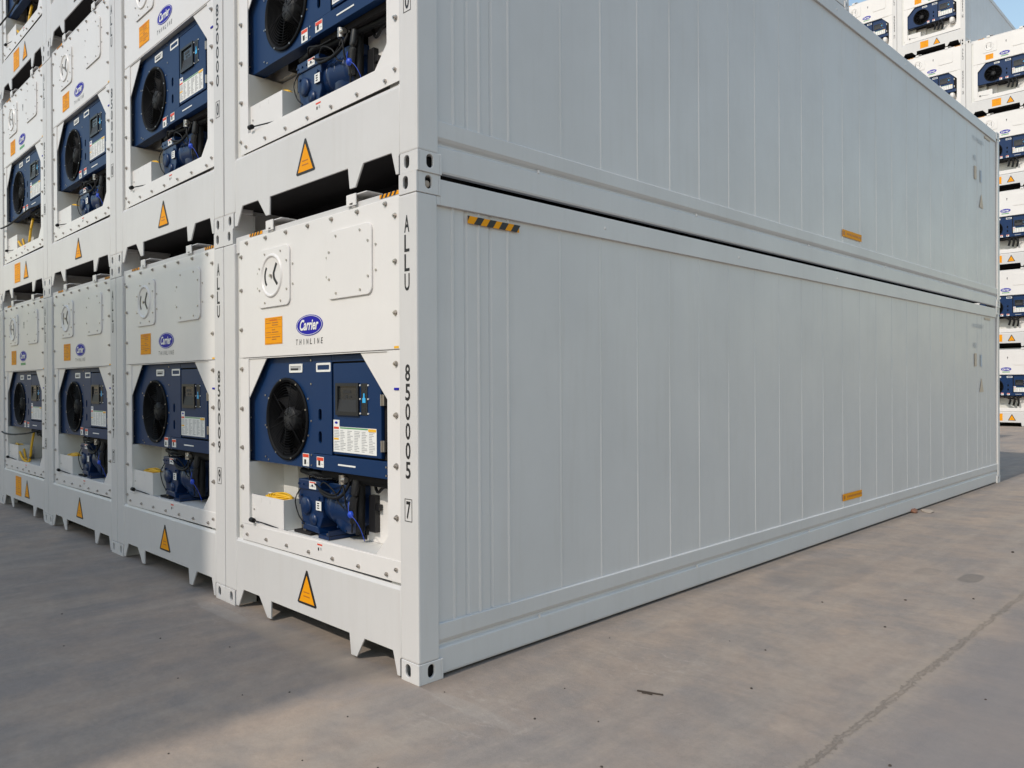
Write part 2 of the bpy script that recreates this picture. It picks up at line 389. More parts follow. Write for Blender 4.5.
def shell(root, light=False):
    """frame and walls of one container, local frame: near right bottom corner at the origin, +Y along its length"""
    side_wall(0, 1, root); side_wall(-W, -1, root)
    for right in (True, False):
        x = 0 if right else -W; s = 1 if right else -1
        # corner posts
        for front in (True, False):
            ya, yb = (0, .150) if front else (L_-.11, L_)
            wd_ = .168 if right else .188
            xa, xb = (x-wd_, x) if right else (x, x+wd_)
            mb = MB(); mb.box(xa, xb, ya, yb, .119, H-.119, 'body'); mb.build('corner_post', root, .010)
            for z in (0, H-.118): casting(root, x, 0 if front else L_, z, front, right)
        # top rail
        mb = MB(); mb.box(min(x-s*.004, x-s*.075), max(x-s*.004, x-s*.075), .177, L_-.177, 2.727, 2.876, 'body'); mb.box(min(x-s*.004, x-s*.075), max(x-s*.004, x-s*.075), .1505, .1765, 2.727, 2.7775, 'body'); mb.build('top_side_rail', root, .003)
        # bottom rail: cross section (offset inwards, z)
        pf = [(.100, .316), (.014, .316), (.010, .311), (.012, .222), (.022, .205), (.036, .192), (.036, .180), (.020, .172), (.016, .165), (.016, .030), (.020, .018), (.060, .018), (.060, .150), (.100, .150)]
        mb = MB(); ya, yb = .1505, L_-.1105; n = len(pf)
        vs = [(x-s*p[0], ya, p[1]) for p in pf]+[(x-s*p[0], yb, p[1]) for p in pf]
        mb.add(vs, [(i, (i+1) % n, n+(i+1) % n, n+i) for i in range(n)]+[tuple(range(n)), tuple(range(n, 2*n))], 'body')
        mb.build('bottom_side_rail', root, .0015, 1)
    # roof and floor
    mb = MB(); mb.box(-W+.02, -.02, .36, L_-.1, 2.84, 2.870, 'body'); mb.build('roof', root)
    mb = MB(); mb.box(-W+.0605, -.0605, .11, L_-.1, .165, .21, 'under_shade')
    for k in range(1, 24): mb.box(-W+.065, -.065, .5*k, .5*k+.05, .05, .165, 'under_shade')
    mb.build('floor', root)
    # doors end
    mb = MB(); mb.box(-W+.17, -.17, L_-.08, L_-.03, .13, 2.78, 'body')
    mb.build('rear_frame', root)
    for xa, xb in ((-W+.2, -W/2-.01), (-W/2+.01, -.2)):
        mb = MB(); mb.box(xa, xb, L_-.03, L_-.005, .17, 2.72, 'body')
        for k in (.28, .72): mb.cyl((xa+(xb-xa)*k, L_+.01, .2), (0, 0, 1), .015, 2.5, 'steel', 8)
        mb.build('door', root)
    # front sill with the forklift notches
    o = [(-2.25, .119), (-2.262, .112), (-2.262, .012), (-2.218, .012), (-2.134, .150), (-1.885, .150), (-1.768, .018), (-1.712, .018), (-1.708, .146),
         (-.702, .146), (-.684, .016), (-.622, .016), (-.536, .146), (-.246, .146), (-.204, .012), (-.178, .012), (-.178, .112), (-.1685, .119), (-.1685, .508), (-2.25, .508)]
    mb = MB(); mb.plate(o[::-1], [], 'y', .001, .012, 'body')
    mb.box(-2.249, -.1695, .0125, .075, .48, .5265, 'body')
    mb.add([(-2.249, .002, .507), (-.1695, .002, .507), (-.1695, .0135, .5295), (-2.249, .0135, .5295)], [(0, 1, 2, 3)], 'body')
    mb.tube([(-.1685, .0045, .119), (-.1685, .0045, .526)], .0062, 'body', 8); mb.tube([(-2.2500, .0045, .119), (-2.2500, .0045, .526)], .0062, 'body', 8)
    mb.build('front_sill', root, .0022)
    # gusset folds behind the teeth
    mb = MB()
    mb.box(-2.24, -.19, .0125, .30, .152, .20, 'under_shade')
    mb.build('sill_stiffener', root)
    # header
    mb = MB(); mb.box(-2.255, -.17, .016, .34, 2.700, 2.822, 'body'); mb.build('front_header', root, .003)
    for xa, xb in ((-2.03, -1.83), (-.37, -.172)):
        mb = MB()
        mb.add([(xa, .0135, 2.797), (xb, .0135, 2.797), (xb, .0135, 2.8195), (xa, .0135, 2.8195)], [(0, 1, 2, 3)], 'orange')
        k = xa+.01
        while k+.035 < xb:
            mb.add([(k, .0125, 2.797), (k+.02, .0125, 2.797), (k+.036, .0125, 2.8195), (k+.016, .0125, 2.8195)], [(0, 1, 2, 3)], 'ink'); k += .042
        mb.build('hazard_stripe', root)
    for xa in (-1.745, -.700):
        mb = MB(); mb.plate([(xa, 2.800), (xa+.105, 2.800), (xa+.105, 2.872), (xa, 2.872)], [[(xa+.035, 2.806), (xa+.07, 2.806), (xa+.07, 2.818), (xa+.035, 2.818)]], 'y', -.004, .004, 'panel')
        mb.box(xa, xa+.006, .0045, .16, 2.822, 2.872, 'panel'); mb.box(xa+.0065, xa+.20, .012, .13, 2.866, 2.873, 'body')
        mb.build('roof_bracket', root, .0015)

def reefer_front(root, var, detail=True):
    P = 'panel'
    # upper panel and lower frame of the machinery panel
    mb = MB(); mb.plate([(-2.18, 1.899), (-.160, 1.899), (-.160, 2.785), (-2.18, 2.785)], [], 'y', .006, .030, P)
    up = mb.build('upper_panel', root, .004)
    hole = [(-2.048, .676), (-.42, .676), (-.298, .80), (-.298, 1.602), (-.298, 1.890), (-2.048, 1.890), (-2.048, 1.60)]
    mb = MB(); mb.plate([(-2.18, .655), (-.160, .655), (-.160, 1.895), (-2.18, 1.895)], [hole], 'y', .009, .016, P)
    lo = mb.build('machinery_frame', root)
    mb = MB(); mb.plate([(-2.155, .532), (-.157, .548), (-.157, .672), (-2.155, .652)], [], 'y', .004, .0085, P)
    fl = mb.build('bottom_flange', root, .001)
    if detail: bolts(up)
    # corner gussets, set a little back
    for tri in ([(-2.052, 1.600), (-2.052, 1.894), (-1.778, 1.894)], [(-.294, 1.592), (-.590, 1.894), (-.294, 1.894)]):
        mb = MB(); mb.plate(tri, [], 'y', .0165, .022, P); mb.build('corner_gusset', root)
    # recess
    mb = MB(); D = .46
    mb.box(-2.250, -2.150, .0285, D, .50, 1.9, 'recess'); mb.box(-2.1495, -2.0475, .0165, .29, .55, 1.122, 'recess'); mb.box(-2.2495, -2.17, .0305, .05, 1.901, 2.70, 'recess')
    mb.box(-2.1495, -1.83, .2905, D, .664, 1.122, 'recess')
    mb.box(-.292, -.169, .0285, D, .50, 1.9, 'recess')
    mb.box(-2.055, -.2925, .0285, D, .60, .662, 'recess')
    mb.box(-2.25, -.169, D+.001, D+.03, .5, 2.7, 'recess')
    mb.box(-2.135, -.33, .0305, D-.001, 1.901, 1.93, 'recess')
    mb.box(-1.78, -1.50, D-.05, D-.002, .70, 1.12, P)
    mb.box(-.87, -.2935, .255, D-.002, .664, 1.10, P)
    mb.build('machinery_recess', root)
    # access plates
    for k, (x0, x1, z0, z1) in enumerate(((-1.868, -1.410, 2.250, 2.668), (-.930, -.430, 2.240, 2.674))):
        mb = MB()
        ol = rrect(x0, x1, z0, z1, .05)
        mb.plate(ol, [], 'y', -.006, .0055, P)
        if k == 0: mb.lathe(((x0+x1)/2-.02, -.006, (z0+z1)/2+.012), (0, -1, 0), [(.158, 0), (.150, .010), (.138, .010), (.130, .001), (.0, .001)], P, 36)
        ap = mb.build('access_plate', up, .004)
        if k == 0:
            cx, cz = (x0+x1)/2-.02, (z0+z1)/2+.012
            mb = MB()
            for a0, a1, r0, r1 in ((138, 222, .084, .101), ):
                n = 10; pts = [(cx+r1*math.cos(math.radians(a0+(a1-a0)*i/n)), cz+r1*math.sin(math.radians(a0+(a1-a0)*i/n))) for i in range(n+1)]
                pts += [(cx+r0*math.cos(math.radians(a1-(a1-a0)*i/n)), cz+r0*math.sin(math.radians(a1-(a1-a0)*i/n))) for i in range(n+1)]
                mb.plate(pts, [], 'y', -.0100, -.0074, 'ink')
            mb.build('vent_slot', ap); mb = MB()
            if var == 'A':
                mb.plate([(cx+.066, cz+.088), (cx+.084, cz+.076), (cx+.044, cz+.014), (cx+.052, cz-.018), (cx+.092, cz-.060), (cx+.078, cz-.074), (cx+.032, cz-.028), (cx+.022, cz+.016)][::-1], [], 'y', -.0100, -.0074, 'ink')
            else:
                mb.plate([(cx+.05, cz-.08), (cx+.062, cz-.08), (cx+.062, cz+.08), (cx+.05, cz+.08)], [], 'y', -.0100, -.0074, 'ink')
            mb.build('vent_slot', ap)
            mb = MB(); mb.cyl((cx, -.009, cz), (0, -1, 0), .012, .014, 'steel', 8); mb.build('centre_nut', ap)
        if detail:
            screws(ap, [(px, -.006 if x0 < px < x1 else .006, pz) for px, pz in ((x0+.11, z1-.035), (x1-.12, z1-.035), (x1-.035, z1-.11), (x1-.035, z0+.11), (x1-.12, z0+.035), (x0+.11, z0+.035), (x0+.03, z0+.13), (x0+.03, z1-.13), (x1+.03, z1-.14), (x1+.03, z0+.14), (x0-.015, z0+.15), (x0-.015, z1-.16))], .0075, .006, 'steel')
    # orange instruction label
    def paper(x0, x1, z0, z1, name, y=.0045, rows=9):
        mb = MB(); mb.plate([(x0, z0), (x1, z0), (x1, z1), (x0, z1)], [], 'y', y-.0012, y, 'orange')
        w = x1-x0; yy = y-.0022
        mb.box(x0+.006, x1-.006, yy, yy+.0005, z1-.010, z1-.008, 'oink'); mb.box(x0+.006, x1-.006, yy, yy+.0005, z0+.006, z0+.008, 'oink')
        for i in range(rows):
            z = z1-.022-(z1-z0-.04)*i/rows
            rnd = random.Random(i*7+3)
            if i % 3 == 0: mb.box(x0+.01, x1-.01, yy, yy+.0005, z-.001, z+.001, 'oink'); continue
            if i % 2: mb.box(x0+.014, x0+w*.36, yy, yy+.0005, z-.003, z+.002, 'oink')
            mb.box(x0+w*.42, x0+w*(.6+.3*rnd.random()), yy, yy+.0005, z-.004, z+.003, 'oink')
        text(mb, 'WARNING', x0+w*.28, x0+w*.72, z1-.027, z1-.014, yy, 'red')
        return mb.build(name, root)
    paper(-1.781, -1.530, 1.985, 2.177, 'instruction_label')
    # badge
    cx, cz = -1.167, 2.093
    mb = MB(); mb.plate(circ(cx, cz, .170, 44, .070), [], 'y', .0035, .005, 'logo')
    mb.plate(circ(cx, cz, .160, 44, .0645), [circ(cx, cz, .156, 44, .0615)], 'y', .0025, .0033, 'white')
    bd = mb.build('maker_badge', root)
    mb = MB(); text(mb, 'Carrier', cx-.118, cx+.120, cz-.034, cz+.040, .0018, 'white', shear=.3, bold=.028)
    mb.build('badge_lettering', bd)
    mb = MB()
    if var == 'A':
        for i, ch in enumerate('THINLINE'):
            xx = -1.342+i*.0455; wI = .026 if ch != 'I' else .006
            text(mb, ch, xx+(.026-wI)/2, xx+(.026+wI)/2, 1.966, 2.004, .0045, 'ink', shear=.15 if ch != 'I' else 0, bold=.0)
        mb.build('model_lettering', root)
    else:
        mb.box(-1.29, -1.05, .0045, .0055, 1.972, 2.004, 'green')
        mb.build('green_label', root)
        mb = MB(); mb.box(-1.135, -1.105, .0045, .0055, 2.50, 2.545, 'ink'); mb.box(-1.128, -1.112, .0045, .0055, 2.46, 2.495, 'ink'); mb.build('small_mark', root)
        paper(-1.58, -1.285, .205, .465, 'bottom_label', -.0005, 8)
    # warning triangle on the sill
    tx = -1.209 if var == 'A' else -.99; tz = .448; hw = .122; hh = .232
    mb = MB(); mb.plate([(tx-hw, tz-hh+.01), (tx-hw+.012, tz-hh), (tx+hw-.012, tz-hh), (tx+hw, tz-hh+.01), (tx+.008, tz), (tx-.008, tz)], [], 'y', -.0015, -.0002, 'ink')
    mb.plate([(tx-hw+.026, tz-hh+.016), (tx+hw-.026, tz-hh+.016), (tx, tz-.034)], [], 'y', -.0028, -.0018, 'orange')
    mb.box(tx-.04, tx+.036, -.0036, -.0031, tz-.150, tz-.143, 'oink'); mb.box(tx-.04, tx+.04, -.0036, -.0031, tz-.178, tz-.170, 'oink')
    mb.build('warning_triangle', root)
    if detail:
        mb = MB(); mb.box(-.222, -.178, .0045, .0055, 1.904, 1.918, 'amber'); mb.build('yellow_sticker', root)
        mb = MB(); mb.box(-.226, -.182, .0045, .0085, 1.662, 1.676, 'logo'); mb.build('blue_sticker', root)
        mb = MB(); mb.box(-1.08, -1.02, .0028, .0038, .640, .650, 'red'); mb.box(-1.072, -1.058, .0028, .0038, .605, .625, 'ink'); mb.box(-1.045, -1.028, .0028, .0038, .61, .628, 'sheetink'); mb.build('small_warning_label', root)

    # ---------------- refrigeration unit
    B = 'blue'; fy = .055; fc = (-1.552, 1.455); fr = .279
    mb = MB()
    mb.plate([(-1.856, 1.130), (-1.206, 1.130), (-1.206, 1.888), (-1.856, 1.888)], [circ(*fc, fr, 56), [(-1.50, 1.795), (-1.36, 1.795), (-1.36, 1.837), (-1.50, 1.837)]], 'y', fy, fy+.012, B)
    mb.plate([(-2.145, 1.130), (-1.858, 1.130), (-1.858, 1.888), (-2.145, 1.888)], [], 'y', fy+.004, fy+.014, B)
    mb.box(-2.144, -1.207, fy+.0125, .15, 1.1305, 1.136, B); mb.box(-1.83, -1.207, .22, .445, 1.1385, 1.885, 'under_shade'); mb.box(-2.144, -1.832, .26, .445, 1.1385, 1.885, 'recess')  # dark block inside the cowl stands in for its shaded void
    cw = mb.build('condenser_cowl', root)
    mb = MB(); mb.lathe((fc[0], .062, fc[1]), (0, -1, 0), [(fr+.012, .012), (fr+.012, .021), (fr-.004, .024), (fr-.014, .012), (fr-.014, -.14)], 'fan', 48)
    mb.cyl((fc[0], .205, fc[1]), (0, -1, 0), fr-.012, .002, 'fan', 40)
    mb.build('fan_shroud', cw)
    mb = MB(); nb = 9
    for k in range(nb):
        a0 = 2*PI*k/nb; q = []
        for i in range(7):
            r = .07+(fr-.095)*i/6; sw = .32*(i/6)**1.3
            for t, dy in ((-.5, .035), (0, .01), (.5, -.035)):
                a = a0+sw+t*(.44-.08*i/6); q.append((fc[0]+r*math.cos(a), .115+dy, fc[1]+r*math.sin(a)))
        mb.add(q, [(i*3+j, i*3+j+1, i*3+j+4, i*3+j+3) for i in range(6) for j in range(2)], 'fan', True)
    mb.build('fan_blades', cw)
    mb = MB(); mb.lathe((fc[0], .125, fc[1]), (0, -1, 0), [(.084, 0), (.084, .05), (.078, .060), (.03, .064), (0, .065)], 'hub', 28); mb.build('fan_hub', cw)
    mb = MB()
    for i in range(13):
        r = .045+i*(fr-.06)/12; mb.lathe((fc[0], .048, fc[1]), (0, -1, 0), [(r-.0015, 0), (r, .0018), (r+.0015, 0)], 'fan', 48)
    for k in range(6):
        a = 2*PI*k/6+.3; mb.tube([(fc[0]+.03*math.cos(a), .050, fc[1]+.03*math.sin(a)), (fc[0]+(fr+.004)*math.cos(a), .050, fc[1]+(fr+.004)*math.sin(a))], .0028, 'fan', 5)
    mb.build('fan_guard', cw)
    if detail:
        pts = [(fc[0]+(fr+.002)*math.cos(2*PI*k/8+.25), .040, fc[1]+(fr+.002)*math.sin(2*PI*k/8+.25)) for k in range(8)]
        pts += [(x, fy, z) for x, z in ((-1.875, 1.85), (-1.875, 1.62), (-1.875, 1.40), (-1.875, 1.17), (-1.83, 1.15), (-1.23, 1.15), (-1.23, 1.22), (-1.23, 1.45), (-1.23, 1.70), (-1.23, 1.86), (-1.27, 1.60), (-1.27, 1.35), (-2.10, 1.45), (-2.10, 1.2))]
        screws(cw, pts, .0065, .005, 'steel')
    # lifting slots with pale rims
    for xa in (-1.518, -1.158):
        mb = MB(); mb.plate(rrect(xa, xa+.178, 1.780, 1.840, .008), [rrect(xa+.016, xa+.162, 1.794, 1.826, .005)], 'y', fy-.006, fy-.001, 'white')
        mb.box(xa+.013, xa+.165, fy-.003, fy-.0005, 1.79, 1.83, 'sheetink'); mb.box(xa+.018, xa+.12, fy-.0036, fy-.0031, 1.796, 1.810, 'hub')
        mb.build('handhold_rim', cw)
    # centre column
    mb = MB(); mb.plate([(-1.2055, 1.236), (-.9705, 1.236), (-.9705, 1.888), (-1.2055, 1.888)], [rrect(-1.135, -1.095, 1.455, 1.535, .018), rrect(-1.135, -1.095, 1.305, 1.385, .018)], 'y', fy-.004, fy+.01, B)
    mb.box(-1.205, -.971, .11, .115, 1.236, 1.888, 'ink'); mb.build('centre_column', root)
    # control box with door
    mb = MB(); mb.box(-.9695, -.345, fy+.018, .32, 1.236, 1.888, 'under_shade'); mb.box(-.969, -.345, fy-.003, fy+.017, 1.843, 1.888, B); cb = mb.build('control_box', root, .002)
    mb = MB(); mb.plate([(-.940, 1.246), (-.412, 1.246), (-.412, 1.832), (-.940, 1.832)], [], 'y', fy-.010, fy+.017, B)
    dr = mb.build('control_box_door', root, .005)
    dy = fy-.0105; XO = .019
    mb = MB(); mb.plate([(-.915, 1.500), (-.655, 1.500), (-.655, 1.705), (-.915, 1.705)], [[(-.890, 1.524), (-.675, 1.524), (-.675, 1.685), (-.890, 1.685)]], 'y', dy-.014, dy, 'black')
    mb.add([(-.890, dy-.002, 1.685), (-.675, dy-.002, 1.685), (-.675, dy-.002, 1.60), (-.890, dy-.002, 1.60)], [(0, 1, 2, 3)], 'screen')
    mb.add([(-.890, dy-.002, 1.600), (-.675, dy-.002, 1.600), (-.675, dy-.013, 1.524), (-.890, dy-.013, 1.524)], [(0, 1, 2, 3)], 'hub')
    mb.box(-.84, -.75, dy-.0036, dy-.0025, 1.64, 1.66, 'hub'); mb.box(-.82, -.79, dy-.0036, dy-.0025, 1.608, 1.628, 'hub'); mb.box(-.77, -.745, dy-.0036, dy-.0025, 1.612, 1.626, 'hub')
    mb.build('display', dr).location.x = XO
    mb = MB(); mb.box(-.622, -.555, dy-.003, dy, 1.505, 1.702, 'black')
    mb.box(-.604, -.572, dy-.006, dy-.0035, 1.582, 1.612, 'cyan'); mb.box(-.595, -.581, dy-.006, dy-.0035, 1.612, 1.640, 'cyan')
    for x, z in ((-.632, 1.69), (-.545, 1.69), (-.632, 1.605), (-.545, 1.605), (-.632, 1.515), (-.545, 1.515)): mb.cyl((x, dy, z), (0, -1, 0), .005, .006, 'white', 8)
    for z in (1.665, 1.68, 1.53, 1.545): mb.box(-.60, -.575, dy-.0045, dy-.0035, z-.004, z+.003, 'hub')
    mb.build('keypad', dr).location.x = .004
    # data sheet
    mb = MB(); mb.plate([(-.950, 1.262), (-.470, 1.262), (-.470, 1.425), (-.880, 1.425), (-.880, 1.468), (-.950, 1.468)], [], 'y', dy-.0015, dy, 'white')
    yy = dy-.0025
    mb.box(-.872, -.56, yy, yy+.0005, 1.414, 1.422, 'green'); mb.box(-.556, -.474, yy, yy+.0005, 1.404, 1.421, 'amber')
    mb.box(-.944, -.886, yy, yy+.0005, 1.410, 1.424, 'red'); mb.box(-.944, -.888, yy, yy+.0005, 1.340, 1.352, 'amber')
    mb.plate(circ(-.915, 1.45, .018, 16, .008), [], 'y', yy, None, 'logo')
    rnd = random.Random(5)
    for cx0 in (-.94, -.868, -.788, -.708, -.628, -.548):
        for i in range(13):
            z = 1.400-i*.0102
            if cx0 == -.94 and 1.335 < z < 1.357: continue
            mb.box(cx0, cx0+.03+.035*rnd.random(), yy, yy+.0005, z-.0022, z+.0022, 'sheetink')
    mb.build('data_sheet', dr).location.x = .012
    for z in (1.600, 1.322):
        mb = MB(); mb.box(-.411, -.385, fy-.008, fy+.01, z-.034, z+.034, 'steel'); mb.cyl((-.411, fy-.010, z-.034), (0, 0, 1), .006, .068, 'steel', 8); mb.build('hinge', dr, .002)
    # lower ledge
    mb = MB(); mb.box(-1.2055, -.340, fy-.008, .30, 1.128, 1.232, B)
    for z in (1.15, 1.20): mb.cyl((-.36, fy-.008, z), (0, -1, 0), .007, .006, 'steel', 8)
    lg = mb.build('lower_ledge', root, .004)
    mb = MB(); mb.box(-.890, -.690, fy-.0105, fy-.009, 1.173, 1.183, 'white'); mb.build('nameplate_strip', lg)
    for x0, x1, z0, z1, y, par in ((-1.345, -1.262, 1.140, 1.226, fy-.0015, cw), (-1.150, -1.062, 1.146, 1.216, fy-.0095, lg)):
        mb = MB(); mb.box(x0, x1, y-.001, y, z0, z1, 'white'); mb.box(x0+.004, x1-.004, y-.002, y-.0012, z1-.026, z1-.004, 'red')
        mb.box(x0+.02, x0+.045, y-.002, y-.0012, z0+.012, z0+.045, 'ink'); mb.box(x0+.055, x1-.008, y-.002, y-.0012, z0+.02, z0+.024, 'sheetink'); mb.build('hazard_label', par)
    # cable box
    mb = MB(); y0, y1 = .030, .17
    mb.plate([(-2.052, .664), (-1.572, .664), (-1.572, .880), (-2.052, .880)], [], 'y', y0, y0+.006, P)
    mb.box(-1.578, -1.572, y0+.0065, y1, .664, .880, 'recess'); mb.box(-2.052, -1.5785, y1-.006, y1, .664, .88, 'recess')
    for xa in (-1.90, -1.77): mb.box(xa, xa+.003, y0-.001, y0, .83, .862, 'sheetink')
    mb.cyl((-2.01, y0, .77), (0, -1, 0), .007, .005, 'steel', 8)
    mb.build('cable_box', root, .001)
    mb = MB()
    if var == 'A':
        for k in range(5):
            pts = []
            for i in range(17):
                a = 2*PI*i/16; pts.append((-1.760+(.178-.016*k)*math.cos(a)+.014*k, .102+(.052-.006*k)*math.sin(a), .866+.007*k+.010*math.sin(a*2+k)))
            mb.tube(pts, .0075, 'yellow', 6)
    elif detail:
        mb.tube([(-2.0, .1, .87), (-1.85, .08, .885), (-1.7, .06, .87), (-1.6, .05, .80), (-1.42, .06, .69), (-1.30, .10, .68), (-1.26, .12, .90), (-1.30, .16, 1.08)], .016, 'yellow', 7)
        mb.tube([(-2.0, .14, .86), (-1.8, .12, .875), (-1.62, .10, .86), (-1.5, .10, .72), (-1.36, .08, .70)], .014, 'yellow', 7)
    if mb.v: mb.build('power_cable', root)
    mb = MB(); mb.cyl((-1.985, -.012, .700), (1, 0, -.05), .018, .045, 'rubber', 10); mb.tube([(-1.95, -.010, .698), (-1.80, .008, .688), (-1.64, .020, .674)], .005, 'rubber', 6); mb.build('drain_hose', root)
    # compressor
    K = 'comp'
    if var == 'A':
        mb = MB()
        mb.lathe((-1.44, .175, .885), (1, 0, -.03), [(0, -.01), (.075, -.005), (.108, .015), (.115, .05), (.115, .16), (.128, .17), (.128, .195), (.118, .205), (.118, .30), (.132, .31), (.132, .345), (.125, .36), (.125, .50), (.118, .53), (.09, .57), (.03, .59), (0, .592)], K, 32)
        mb.lathe((-1.02, .115, .845), (0, -1, 0), [(.142, -.1), (.142, -.02), (.128, .012), (.10, .032), (.085, .036), (.06, .046), (0, .052)], K, 32)
        # stub cylinder head at the left, tapering to the foot
        mb.plate([(-1.46, .72), (-1.25, .70), (-1.20, .80), (-1.20, .985), (-1.30, 1.02), (-1.46, 1.01), (-1.515, .95), (-1.50, .87)], [], 'y', .045, .22, K)
        mb.plate([(-1.44, .70), (-1.22, .69), (-1.24, .735), (-1.42, .745)], [], 'y', .03, .25, K)
        mb.box(-1.50, -1.21, .035, .16, .975, 1.045, K); mb.box(-1.23, -.86, .10, .26, .96, 1.035, K)
        cp = mb.build('compressor', root, .008); cp.location = (.03, .055, -.005)
        mb = MB()
        for x in (-1.49, -1.43, -1.37, -1.31, -1.25): mb.cyl((x, .036, 1.01), (0, -1, 0), .008, .008, K, 6, smooth=False)
        for a in range(8): mb.cyl((-1.02+.126*math.cos(a*PI/4+.2), .104, .845+.118*math.sin(a*PI/4+.2)), (0, -1, 0), .009, .014, K, 6, smooth=False)
        for x, z in ((-1.45, .74), (-1.27, .73), (-1.47, .93), (-1.24, .93)): mb.cyl((x, .045, z), (0, -1, 0), .011, .012, K, 6, smooth=False)
        mb.build('housing_bolts', cp)
        mb = MB(); mb.box(-1.355, -1.265, .0335, .0348, 0.985, 1.038, 'white'); mb.box(-1.348, -1.272, .0325, .0331, 1.026, 1.034, 'red'); mb.box(-1.345, -1.275, .0325, .0331, 1.0, 1.006, 'sheetink'); mb.build('compressor_label', cp)
        mb = MB(); mb.box(-1.262, -1.195, .030, .0315, .848, .91, 'white')
        for i in range(3): mb.box(-1.245, -1.22, .0288, .0295, .860+i*.016, .868+i*.016, 'ink')
        mb.box(-1.262, -1.195, .032, .06, .848, .91, K); mb.build('compressor_label', cp)
        mb = MB()
        for k in range(3): mb.lathe((-1.16+.10*k, .175, .885), (1, 0, 0), [(.11, 0), (.126, .004), (.126, .014), (.11, .018)], K, 32)
        mb.build('housing_rib', cp)
        mb = MB(); mb.lathe((-1.40, .045, .865), (0, -1, 0), [(.062, 0), (.062, .014), (.052, .022), (0, .024)], K, 24); mb.lathe((-1.31, .045, .775), (0, -1, 0), [(.042, 0), (.042, .012), (0, .014)], K, 20); mb.build('head_cover', cp)
        mb = MB(); mb.cyl((-1.10, .15, 1.0), (0, 0, 1), .038, .055, K, 18); mb.cyl((-1.10, .15, 1.055), (0, 0, 1), .025, .04, K, 14); mb.cyl((-.93, .13, .97), (.3, -.2, 1), .030, .06, K, 16)
        mb.box(-1.52, -1.47, .05, .13, .86, .93, K); mb.cyl((-1.535, .09, .895), (1, 0, 0), .02, .03, K, 10); mb.build('valve_housing', cp, .003)
        mb = MB()
        mb.tube([(-1.46, .03, .98), (-1.50, .01, .90), (-1.47, .015, .80), (-1.40, .02, .74)], .0045, 'rubber', 5)
        mb.tube([(-1.20, .03, 1.02), (-1.12, .01, 1.05), (-1.02, .02, 1.0), (-.98, .03, .93), (-.92, .03, .90)], .005, 'rubber', 5)
        mb.tube([(-1.34, .03, 1.05), (-1.28, .0, 1.09), (-1.18, .01, 1.07), (-1.05, .03, 1.08)], .006, 'rubber', 5)
        mb.tube([(-.98, .05, 1.08), (-.90, .02, 1.02), (-.89, .03, .92), (-.86, .05, .84), (-.87, .06, .74)], .006, 'rubber', 5)
        mb.build('wiring', cp)
        mb = MB(); mb.box(-1.50, -1.28, .07, .40, .664, .682, 'under_shade'); mb.box(-1.17, -1.035, .065, .40, .664, .690, K); mb.box(-1.045, -1.034, .064, .40, .691, .725, K)
        for x in (-1.10, -1.40): mb.cyl((x, .10, .68), (0, 0, 1), .012, .018, 'steel', 6)
        mb.build('compressor_skid', root, .002)

    # pipes
    mb = MB()
    mb.box(-1.18, -.36, .10, .44, 1.085, 1.127, 'under_shade'); mb.box(-1.45, -1.2, .16, .44, 1.07, 1.13, 'under_shade')  # near-black slabs, painted shade below the cooling unit
    if var == 'A':
        mb.tube([(-1.50, .14, 1.09), (-1.36, .12, 1.085), (-1.24, .10, 1.09), (-1.12, .13, 1.08), (-.9, .14, 1.075), (-.6, .16, 1.07), (-.36, .16, 1.06)], .022, 'rubber', 8)
        mb.tube([(-1.22, .10, 1.0), (-1.14, .085, .962), (-1.0, .075, .950), (-.90, .08, .975), (-.85, .10, 1.05), (-.83, .12, 1.12)], .011, 'rubber', 7)
        mb.tube([(-1.25, .09, 1.02), (-1.15, .08, .985), (-1.02, .085, .965), (-.94, .09, 1.0), (-.92, .12, 1.11)], .007, 'rubber', 6)
        mb.tube([(-.82, .17, 1.12), (-.82, .17, .95), (-.83, .17, .72)], .030, 'rubber', 9)
        mb.tube([(-.86, .27, 1.12), (-.86, .27, .98), (-.87, .27, .70)], .024, 'rubber', 8)
        mb.tube([(-.80, .13, 1.10), (-.81, .12, 1.0), (-.83, .12, .90), (-.84, .13, .80)], .026, 'black', 9)
        mb.tube([(-.72, .20, 1.10), (-.66, .19, 1.01), (-.56, .18, 1.05), (-.34, .17, 1.06)], .010, 'rubber', 7)
    elif detail:
        mb.tube([(-1.1, .16, 1.1), (-.95, .14, 1.06), (-.78, .15, 1.0), (-.74, .18, .85)], .016, 'rubber', 8)
        mb.tube([(-1.0, .12, 1.1), (-.86, .10, 1.05), (-.70, .12, 1.09)], .014, 'rubber', 8)
    else:
        mb.tube([(-1.25, .12, 1.09), (-1.14, .05, 1.06), (-1.04, .03, .98), (-1.08, .04, .80)], .036, 'rubber', 8)
        mb.tube([(-1.0, .08, 1.12), (-.94, .03, 1.05), (-.91, .03, .95), (-.95, .04, .76)], .036, 'rubber', 8)
        mb.tube([(-.86, .08, 1.12), (-.80, .03, 1.02), (-.78, .03, .90), (-.81, .04, .74)], .034, 'rubber', 8)
        mb.tube([(-1.15, .06, 1.10), (-1.0, .04, 1.02), (-.85, .04, 1.0), (-.70, .06, 1.09)], .022, 'rubber', 8)
    mb.build('refrigerant_pipes', root)
